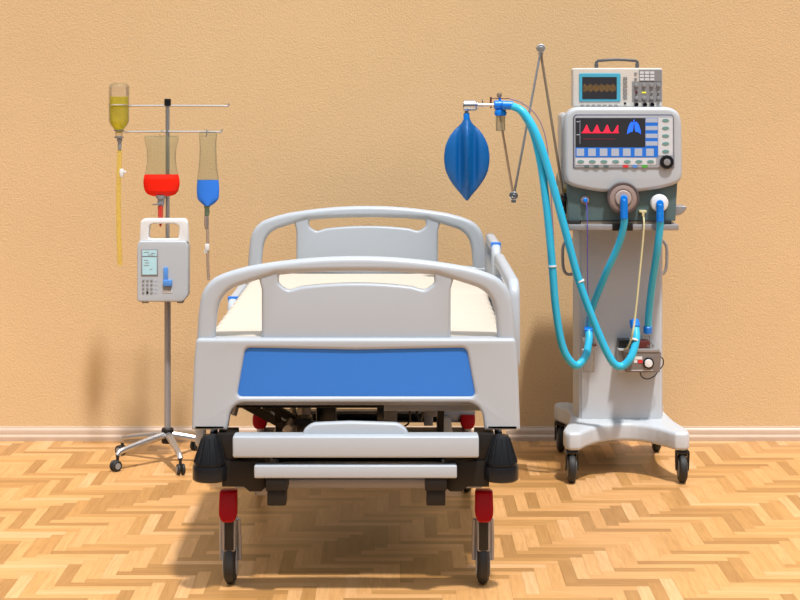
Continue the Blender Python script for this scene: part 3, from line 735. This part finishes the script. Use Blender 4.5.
for x in (-1, 1): poly(bm, [(634 + x * .4, 123), (634 + x * 2.5, 121.5), (634 + x * 4.8, 124.5), (634 + x * 6.6, 130), (634 + x * 7, 134.3), (634 + x * 4, 132.2), (634 + x * 1.4, 131.8), (634 + x * .6, 128)], F3)
poly(bm, [(633.5, 119.6), (634.5, 119.6), (634.6, 124), (633.4, 124)], F3); obj('lung_icon', bm, M['g_blue'], scr)
bm = BM()
for y in (121.3, 134.3): poly(bm, [(576.5, y), (579.5, y), (579.5, y + .8), (576.5, y + .8)], F3)
poly(bm, [(579.8, 120), (580.1, 120), (580.1, 144), (579.8, 144)], F3)
obj('axis_marks', bm, M['g_grey'], scr)
flat('blue_strip', [(575.5, 147.4, 658, 157.2), (645.5, 118, 657.8, 148)], M['g_azure'], ctl, F2, .0008)
for i in range(7): flat('soft_key', [(576.6 + i * 11.6, 148.6, 584.2 + i * 11.6, 156)], M['g_grey'], ctl, F2, .0018, .0004)
for y in (118.3, 126, 133.8, 141.4): flat('soft_key', [(645.7, y, 657.6, y + 4.2)], M['g_grey'], ctl, F2, .0018, .0004)
flat('key_strip', [(575.5, 158, 656, 164.8), (658.3, 117.8, 672.6, 155.5)], M['keypale'], ctl, F2, .001)
def ovals(name, pts, rx, ry, m):
    for x, y in pts:
        bm = BM(); ell(bm, x, y, rx, ry, F2, .0026); obj(name, bm, m, ctl)
ovals('button', [(580.6 + i * 11.65, 161.6) for i in range(7)], 3.5, 1.6, M['keyteal'])
ovals('button', [(665.6, 120.4 + i * 7.75) for i in range(5)], 3.5, 1.6, M['keyteal'])
ovals('button', [(586.6, 166.5), (596.2, 166.5), (606, 166.5)], 2.8, 1.2, M['teal'])
ovals('button', [(625.5, 166.3)], 3, 1.5, M['redkey']); ovals('button', [(635, 166.3)], 2.8, 1.5, M['bluekey']); ovals('button', [(644.7, 166.3)], 3, 1.5, M['green'])
c = P(666.7, 162, F2)
bm = BM(); lathe(bm, [(.005, -.002), (.026, -.002), (.026, .006), (.0235, .011), (.012, .0115), (.011, .009), (.001, .009)], c, (0, -1, 0), 32); kn = obj('dial', bm, M['black'], hous)
bm = BM(); lathe(bm, [(.004, .007), (.0150, .0075), (.012, .0125), (.001, .0138)], c, (0, -1, 0), 24); obj('dial_cap', bm, M['scopegrey'], kn)
# ports on the lower body
c = P(622.8, 198, 6.80)
bm = BM(); lathe(bm, [(.02, -.04), (.0605, -.04), (.0605, .012), (.057, .016), (.052, .016), (.051, .010), (.02, .010)], c, (0, -1, 0), 40); vr = obj('valve_ring', bm, M['taupe_d'], body)
bm = BM(); lathe(bm, [(.01, .008), (.0515, .008), (.0515, .013), (.047, .0155), (.034, .0155), (.033, .013), (.01, .013)], c, (0, -1, 0), 40); obj('valve_disc', bm, M['taupe'], vr)
bm = BM(); lathe(bm, [(.01, .012), (.030, .012), (.030, .019), (.027, .022), (.001, .022)], c, (0, -1, 0), 32); obj('valve_core', bm, M['taupel'], vr)
c2 = P(659.3, 203, 6.815)
bm = BM(); lathe(bm, [(.01, -.02), (.0325, -.02), (.0335, .006), (.030, .013), (.015, .017), (.001, .018)], c2, (0, -1, 0), 36); obj('outlet_disc', bm, M['wt'], body)
c3 = P(585, 200, 6.825)
bm = BM(); lathe(bm, [(.005, -.01), (.016, -.01), (.016, .004), (.012, .007), (.001, .007)], c3, (0, -1, 0), 24); sp_ = obj('small_port', bm, M['taupe'], body)
bm = BM(); lathe(bm, [(.002, .004), (.0085, .004), (.0085, .016), (.006, .018), (.001, .018)], c3, (0, -1, 0), 20); obj('port_plug', bm, M['cuff'], sp_)
bm = BM(); pbox(bm, 639.5, 210.5, 646.8, 212.8, 6.80, 6.84, .002); pbox(bm, 642, 211.5, 644.6, 216.5, 6.80, 6.83, .002); obj('sensor_port', bm, M['cream'], body)

# ---- oscilloscope on top
sd0 = 6.855; zb = .0
osc = thing('bench_monitor', 'ivory bench oscilloscope with golden wave on screen, standing atop the ventilator', 'monitor', P(617, 107, sd0))
bm = plate(rpoly(pp([(573, 107), (573, 69.5), (574.5, 68), (661, 68), (662.5, 69.5), (662.5, 107)], sd0), [.003, .004, .004, .004, .004, .003], 3), [], .085, .004, front(sd0 + .0425), 2); ob = obj('case', bm, M['beige'], osc)
fb_ = sd0
s1 = plate(rpoly(pp([(579, 101.5), (579, 73.3), (620.5, 73.3), (620.5, 101.5)], fb_), .005, 4), [], .006, .001, front(fb_), 1); sb = obj('screen_bezel', s1, M['azure'], osc)
g1 = flat('screen', [(582.3, 77, 616.8, 99)], M['screen'], sb, fb_ - .003, .0012)
bm = BM(); dd = fb_ - .0045
pts = []
for i in range(53):
    x = 583.3 + 32.6 * i / 52; pts.append(P(x, 88 + (4.4 if i % 2 else -4.4) * (0.8 + .2 * math.sin(i * .7)), dd))
for a, b in zip(pts, pts[1:]): tube(bm, [a, b], .0006, 4)
obj('wave_trace', bm, M['g_gold'], g1)
for i in range(7): flat('key', [(580.6 + i * 5.6, 104.6, 584 + i * 5.6, 106.2)], M['grey'], osc, fb_, .003)
for i in range(6): flat('key', [(623.2, 77 + i * 3.9, 627.2, 79.2 + i * 3.9)], M['scopegrey'], osc, fb_, .003)
bm = BM(); ell(bm, 625, 103.3, 1.2, 1.2, fb_, .003); obj('key', bm, M['black'], osc)
pn = flat('knob_panel', [(632.2, 81.5, 662, 101.3), (639, 69.8, 662, 82)], M['scopegrey'], osc, fb_, .002)
for r_ in range(3):
    for c_ in range(3): flat('key', [(639.8 + c_ * 5.2, 71.4 + r_ * 3.3, 644 + c_ * 5.2, 73.9 + r_ * 3.3)], M['keypale'], pn, fb_ - .002, .0015)
for y in (73.5, 78.8): flat('key', [(634.5, y - 1, 637, y + 1)], M['scopegrey'], osc, fb_, .003)
for r_ in range(3):
    for c_ in range(4):
        x = (636.3, 644, 651.5, 658.4)[c_]; y = (85, 92.2, 97.8)[r_]
        if (r_, c_) == (1, 1):
            flat('lamp', [(642, 91.8, 646, 93.2)], M['g_yel'], pn, fb_ - .002, .002); continue
        bm = BM(); cc = P(x, y, fb_ - .002); rr = .0075 if r_ != 1 else .0045
        lathe(bm, [(.002, 0), (rr, 0), (rr * .9, .008), (.001, .0085)], cc, (0, -1, 0), 16); obj('knob', bm, M['grey'] if (r_, c_) != (1, 0) else M['redplate'], pn)
for x in (636.2, 644.8, 652): bm = BM(); lathe(bm, [(.003, 0), (.0075, 0), (.0075, .014), (.004, .014), (.004, .008), (.001, .008)], P(x, 104.4, fb_), (0, -1, 0), 20); obj('socket', bm, M['black'], osc)
bm = BM(); ell(bm, 658.5, 104, 1.2, 1.2, fb_, .003); obj('socket', bm, M['grey'], osc)
bm = BM(); hd = sd0 + .045
tube(bm, [P(596.5, 69, hd), P(596.5, 62, hd), P(598, 60.8, hd), P(607, 60, hd), P(617, 59.6, hd), P(627, 60, hd), P(636, 60.8, hd), P(637.5, 62, hd), P(637.5, 69, hd)], .0058, 8)
pbox(bm, 594.8, 63, 598.4, 69, hd - .008, hd + .008, .002); pbox(bm, 635.7, 63, 639.2, 69, hd - .008, hd + .008, .002)
obj('handle', bm, mat('dark_grey_handle', (.09, .09, .095), .45), osc)

# ---- humidifier box on the column
hm = thing('humidifier', 'small warm grey heater box with white dial fixed low on the ventilator column', 'humidifier', P(641, 373, 6.9))
q = 6.90
bm = plate(rpoly(pp([(626, 372.5), (622.5, 350.5), (661.5, 352), (660, 372.5)], q), .004, 3), [], .08, .004, front(q + .04), 2); hb = obj('case', bm, M['box'], hm)
bm = BM(); pbox(bm, 624, 349, 660, 352.5, q - .003, q + .07, .003); obj('lid', bm, M['greymetal'], hm)
bm = BM(); cc = P(648.3, 363, q); lathe(bm, [(.003, 0), (.021, 0), (.021, .004), (.016, .006), (.003, .006)], cc, (0, -1, 0), 28); dr = obj('dial_ring', bm, M['black'], hm)
bm = BM(); lathe(bm, [(.003, .005), (.0155, .005), (.014, .014), (.001, .015)], cc, (0, -1, 0), 28); obj('dial', bm, M['wt'], dr)
flat('label_plate', [(634, 356.5, 642.3, 359.5), (634, 360, 637.3, 363)], M['wt'], hm, q, .001)
flat('warning_mark', [(638, 359.8, 642.5, 363.2)], M['redkey'], hm, q, .0015)
flat('trim_line', [(631, 370, 653, 370.7)], M['keypale'], hm, q, .001)
bm = BM(); pbox(bm, 618.7, 340, 632, 348.8, q + .02, q + .08, .002); obj('mount_block', bm, M['black'], hm)
bm = BM(); pbox(bm, 618.5, 349, 628, 351, q + .0, q + .08, .001); pbox(bm, 617.8, 350, 625, 372, q + .035, q + .084, .002); obj('mount_bracket', bm, M['panelgrey'], hm)
bm = BM(); pbox(bm, 631, 341.2, 650, 349.5, q + .01, q + .07, .003); obj('heater_plate', bm, M['redplate'], hm)
bm = BM(); c = P(647, 350, q + .035); lathe(bm, [(.004, 0), (.026, .001), (.026, .018), (.02, .026), (.012, .032), (.011, .055), (.004, .056)], c, n=28); obj('water_chamber', bm, M['clear'], hm)
bm = BM(); tube(bm, [P(640, 372, q + .02), P(642, 377, q), P(648, 379, q), P(655, 375.5, q), P(658, 371, q + .02)], .0022, 8, smooth=.006); tube(bm, [P(660.5, 357, q + .02), P(663, 359, q + .02), P(663, 365, q + .02), P(660, 369, q + .02)], .0022, 8, smooth=.006); obj('power_lead', bm, M['black'], hm)
# ---- water trap
wt_ = thing('water_trap', 'small clear water trap cup hanging under the left blue cuff on the column', 'water trap', P(588.5, 372, 6.93))
bm = BM(); c = P(588.5, 372, 6.94); lathe(bm, [(.003, 0), (.021, .001), (.023, .09), (.018, .105), (.010, .11), (.003, .11)], c, n=28); obj('cup', bm, M['clear'], wt_)
bm = BM(); pbox(bm, 582.5, 338, 594, 345, 6.94, 6.985, .003); cyl(bm, P(588.5, 346, 6.94), P(588.5, 334, 6.94), .011); obj('lid', bm, M['greymetal'], wt_)
bm = BM(); cyl(bm, P(593, 345.5, 6.93), P(596.3, 344.5, 6.93), .005); obj('drain_valve', bm, M['redplate'], wt_)

# ================================================================== SUPPORT ARM
arm = thing('support_arm', 'thin jointed metal arm zigzagging up from the ventilator and down to its connector', 'support arm', P(565, 210, 6.9))
A0 = P(564, 200, 6.87); A1 = P(540.5, 51, 6.90); A2 = P(513.2, 197, 6.86); A3 = P(499.5, 112, 6.80)
bm = BM(); tube(bm, [A0, A1], .0052, 10); obj('rod', bm, M['brassy'], arm, label='upright rod in bronze tone')
bm = BM(); tube(bm, [A1 + Vector((0, -.012, 0)), A2 + Vector((0, -.012, 0))], .0048, 10); obj('rod', bm, M['steel'], arm)
bm = BM(); tube(bm, [A2 + Vector((0, -.02, 0)), A3 + Vector((0, .01, 0)), ], .0046, 10); obj('rod', bm, M['brassy'], arm)
def joint(c, rj=.0165):
    bm = BM(); c = Vector(c); cyl(bm, c + Vector((0, -.028, .002)), c + Vector((0, .012, .002)), rj, bev=.003); cyl(bm, c + Vector((0, -.024, .002)), c + Vector((0, -.034, .002)), .008, bev=.002)
    tube(bm, [c + Vector((.0, -.008, .014)), c + Vector((.0, -.008, -.024))], .0095, 12); return bm
b2 = joint(A1 + Vector((0, 0, .008))); obj('joint', b2, M['steel'], arm); b2 = joint(A2 + Vector((0, 0, .004))); obj('joint', b2, M['chrome'], arm)
bm = joint(A0 + Vector((-.002, 0, 0)), .009); cyl(bm, P(560, 203, 6.9), P(568, 203, 6.9), .008); obj('clamp', bm, M['darkmetal'], arm)
# connector assembly at the arm's end
cn = thing('hose_connector', 'bright blue y shaped hose connector with metal pipe at the support arm end', 'connector', P(500, 131, 6.8))
k = 6.80
bm = BM(); cyl(bm, P(476, 105, k), P(494.5, 105, k), .007); cyl(bm, P(463, 105.5, k), P(476.5, 105.5, k), .0205, bev=.004); cyl(bm, P(474, 105.5, k), P(478, 105.5, k), .014); cyl(bm, P(466.5, 106, k), P(466.5, 115.5, k), .0088)
cyl(bm, P(482.5, 104, k), P(482.5, 99.5, k), .0022); obj('metal_pipe', bm, M['chrome'], cn)
bm = BM(); cyl(bm, P(490.8, 108, k), P(490.8, 97, k), .0035); cyl(bm, P(490.8, 98.5, k), P(510, 98.5, k), .0016); obj('pressure_port', bm, M['redplate'], cn)
bm = BM(); cyl(bm, P(494, 105, k), P(503, 105, k), .0175, bev=.004); cyl(bm, P(502, 105, 6.775), P(513, 105.5, 6.775), .0165, bev=.002); cyl(bm, P(502, 105, 6.808), P(513, 105.5, 6.808), .0165, bev=.002); cyl(bm, P(500.5, 105, k), P(500.5, 114, k), .010)
lathe(bm, [(.004, zz(116, k)), (.0215, zz(115.6, k)), (.0235, zz(113, k)), (.020, zz(110, k)), (.008, zz(109.4, k))], ((500.5 - 400) * k / FPX, k, 0)); cyl(bm, P(500.5, 103, k), P(499.5, 97.5, k), .005)
obj('y_piece', bm, M['cuff'], cn)
bm = BM(); cyl(bm, P(500.5, 115.5, k), P(500.5, 131, k), .0175, bev=.002); obj('filter_cup', bm, clear_mat('smoky_plastic', (.80, .78, .68), .1, .1, .35, (.6, .52, .36)), cn)
bm = BM(); lathe(bm, [(.003, zz(97.5, k)), (.009, zz(97, k)), (.0105, zz(95, k)), (.008, zz(93, k)), (.002, zz(92.6, k))], ((499.3 - 400) * k / FPX, k, 0)); obj('screw_knob', bm, M['brassy'], cn)
# breathing bag
bagd = 6.80
bg_ = thing('breathing_bag', 'deep blue leaf shaped rubber breathing bag hanging from the metal pipe', 'breathing bag', P(467, 200, bagd))
tab = [(113, 2.6), (118, 3), (121, 4.2), (124, 6.2), (130, 12.5), (138, 18), (148, 21.8), (158, 22.8), (168, 21.8), (178, 18), (187, 12), (194, 6), (198, 3), (200.5, .8)]
def ridge(dx, dy, rx, ry, z):
    if dy < 0:
        dy = dy * .55 - .030 * (rx / .085) * math.exp(-(dx / .012) ** 2) + .016 * (rx / .085) * (math.exp(-((dx + .026) / .012) ** 2) + math.exp(-((dx - .028) / .013) ** 2))
    else:
        dy = dy * .55 + .026 * (rx / .085) * math.exp(-(dx / .012) ** 2)
    return dx, dy
sx_ = []
for i in range(61):
    py = 113 + (200.5 - 113) * i / 60; (hw,) = interp(tab, py); r = hw * bagd / FPX
    sx_.append(((466.8 - 400) * bagd / FPX, bagd, zz(py, bagd), r, min(r, .012 + r * .42)))
bm = loft(BM(), sx_, n=96, warp=ridge); obj('bag', bm, M['bagblue'], bg_, smooth=60)
bm = BM(); cyl(bm, P(466.5, 121, bagd), P(466.5, 113.5, bagd), .0115, bev=.002); obj('neck_cuff', bm, M['cuff'], bg_)

# ================================================================== HOSES
def hose(label, pts, r=.0148, cuffs=(), ties=(), name='breathing_hose'):
    h = thing(name, label, 'hose', P(*pts[-1]), 'cyan hoses of the breathing circuit')
    bm = BM(); tube(bm, [P(*p) for p in pts], r, 14, smooth=.004, rf=lambda i, n: 1.0 if i % 2 else .955); obj('tube', bm, M['hose'], h, smooth=60)
    for (a, b, rr) in cuffs:
        bm = BM(); cyl(bm, P(*a), P(*b), rr, bev=.003); obj('cuff', bm, M['cuff'], h, label='blue end cuff')
    for (c, d) in ties:
        bm = BM(); c = P(*c); d = P(*d); ax = (d - c).normalized(); cyl(bm, c - ax * .003, c + ax * .003, r + .0018); obj('tie_band', bm, M['wt'], h, label='white band')
    return h
hose('cyan hose from the connector looping lowest at left into the left cuff', [(511, 105.5, 6.808), (522, 112, 6.80), (533, 132, 6.77), (541, 165, 6.75), (547, 210, 6.75), (552, 262, 6.76), (556, 310, 6.78), (563, 348, 6.80), (575, 365, 6.82), (585, 357, 6.84), (589, 340, 6.87), (588.5, 331, 6.89)],
     cuffs=(((588.6, 328.5, 6.89), (588.5, 334, 6.893), .0168),), ties=(((552.3, 266, 6.76), (553, 278, 6.76)), ((586, 352, 6.86), (582, 358, 6.85))))
hose('cyan hose from the connector crossing the column into the right looped cuff', [(511, 105.5, 6.775), (524, 113, 6.75), (538, 138, 6.73), (552, 182, 6.73), (566, 233, 6.74), (580, 284, 6.76), (598, 332, 6.78), (612, 361, 6.79), (622, 366, 6.80), (631, 357, 6.80), (636, 340, 6.82), (635.5, 326, 6.85)],
     cuffs=(((635.5, 328, 6.845), (634, 320, 6.86), .0185),), ties=(((580, 281, 6.76), (584, 293, 6.76)), ((634, 340, 6.815), (636, 330, 6.83))))
hose('cyan hose from the big round valve slanting down to the left cuff', [(624, 210, 6.755), (624, 224, 6.765), (618.5, 245, 6.79), (606, 273, 6.83), (595, 300, 6.90), (589.5, 318, 6.935), (588.5, 331, 6.945)], r=.0138,
     cuffs=(((624, 219, 6.757), (624, 199, 6.753), .0142), ((624, 198.5, 6.79), (624, 198.5, 6.742), .0135), ((588.5, 326, 6.943), (588.5, 333, 6.947), .0165)))
hose('cyan hose hanging from the white outlet straight down to the heater box', [(660, 212, 6.765), (660, 226, 6.775), (657, 252, 6.80), (652, 285, 6.86), (649, 312, 6.91), (648, 330, 6.935)], r=.0142,
     cuffs=(((660, 222, 6.767), (660, 204, 6.765), .0142), ((660, 203.5, 6.80), (660, 203.5, 6.755), .0138), ((647.8, 326, 6.93), (647.5, 333, 6.935), .0168)))
def line(name, label, pts, r, m, cat='tube'):
    bm = BM(); tube(bm, [P(*p) for p in pts], r, 8, smooth=.01); o = obj(name, bm, m); tag(o, label, cat); return o
line('sensor_line', 'thin purple line dropping from the small blue port', [(586, 201, 6.815), (587, 208, 6.80), (587.5, 230, 6.79), (587.5, 270, 6.83), (588, 300, 6.86), (587, 326, 6.90), (586, 340, 6.93)], .0018, M['purple'])
line('sampling_line', 'thin cream line from the small cream port to the right looped cuff', [(643.3, 214, 6.81), (644, 225, 6.79), (642, 250, 6.79), (638.5, 285, 6.79), (635, 318, 6.79), (632, 336, 6.785), (628, 347, 6.86), (624, 349.5, 6.91)], .0036, M['cream'])
line('pressure_line', 'thin mauve line curving from the connector down behind the cyan hoses', [(510, 98.8, 6.80), (522, 103, 6.80), (536, 115, 6.80), (545, 135, 6.80), (549, 165, 6.80), (552, 210, 6.80), (555, 262, 6.80), (559, 315, 6.82), (566, 347, 6.84)], .0022, M['mauve'])
line('gas_line', 'short cream gas line beside the clamp left of the grey lower body', [(557, 186, 6.85), (560.5, 205, 6.845), (565, 230, 6.85), (568, 246, 6.88), (572, 262, 7.02)], .003, M['cream'])
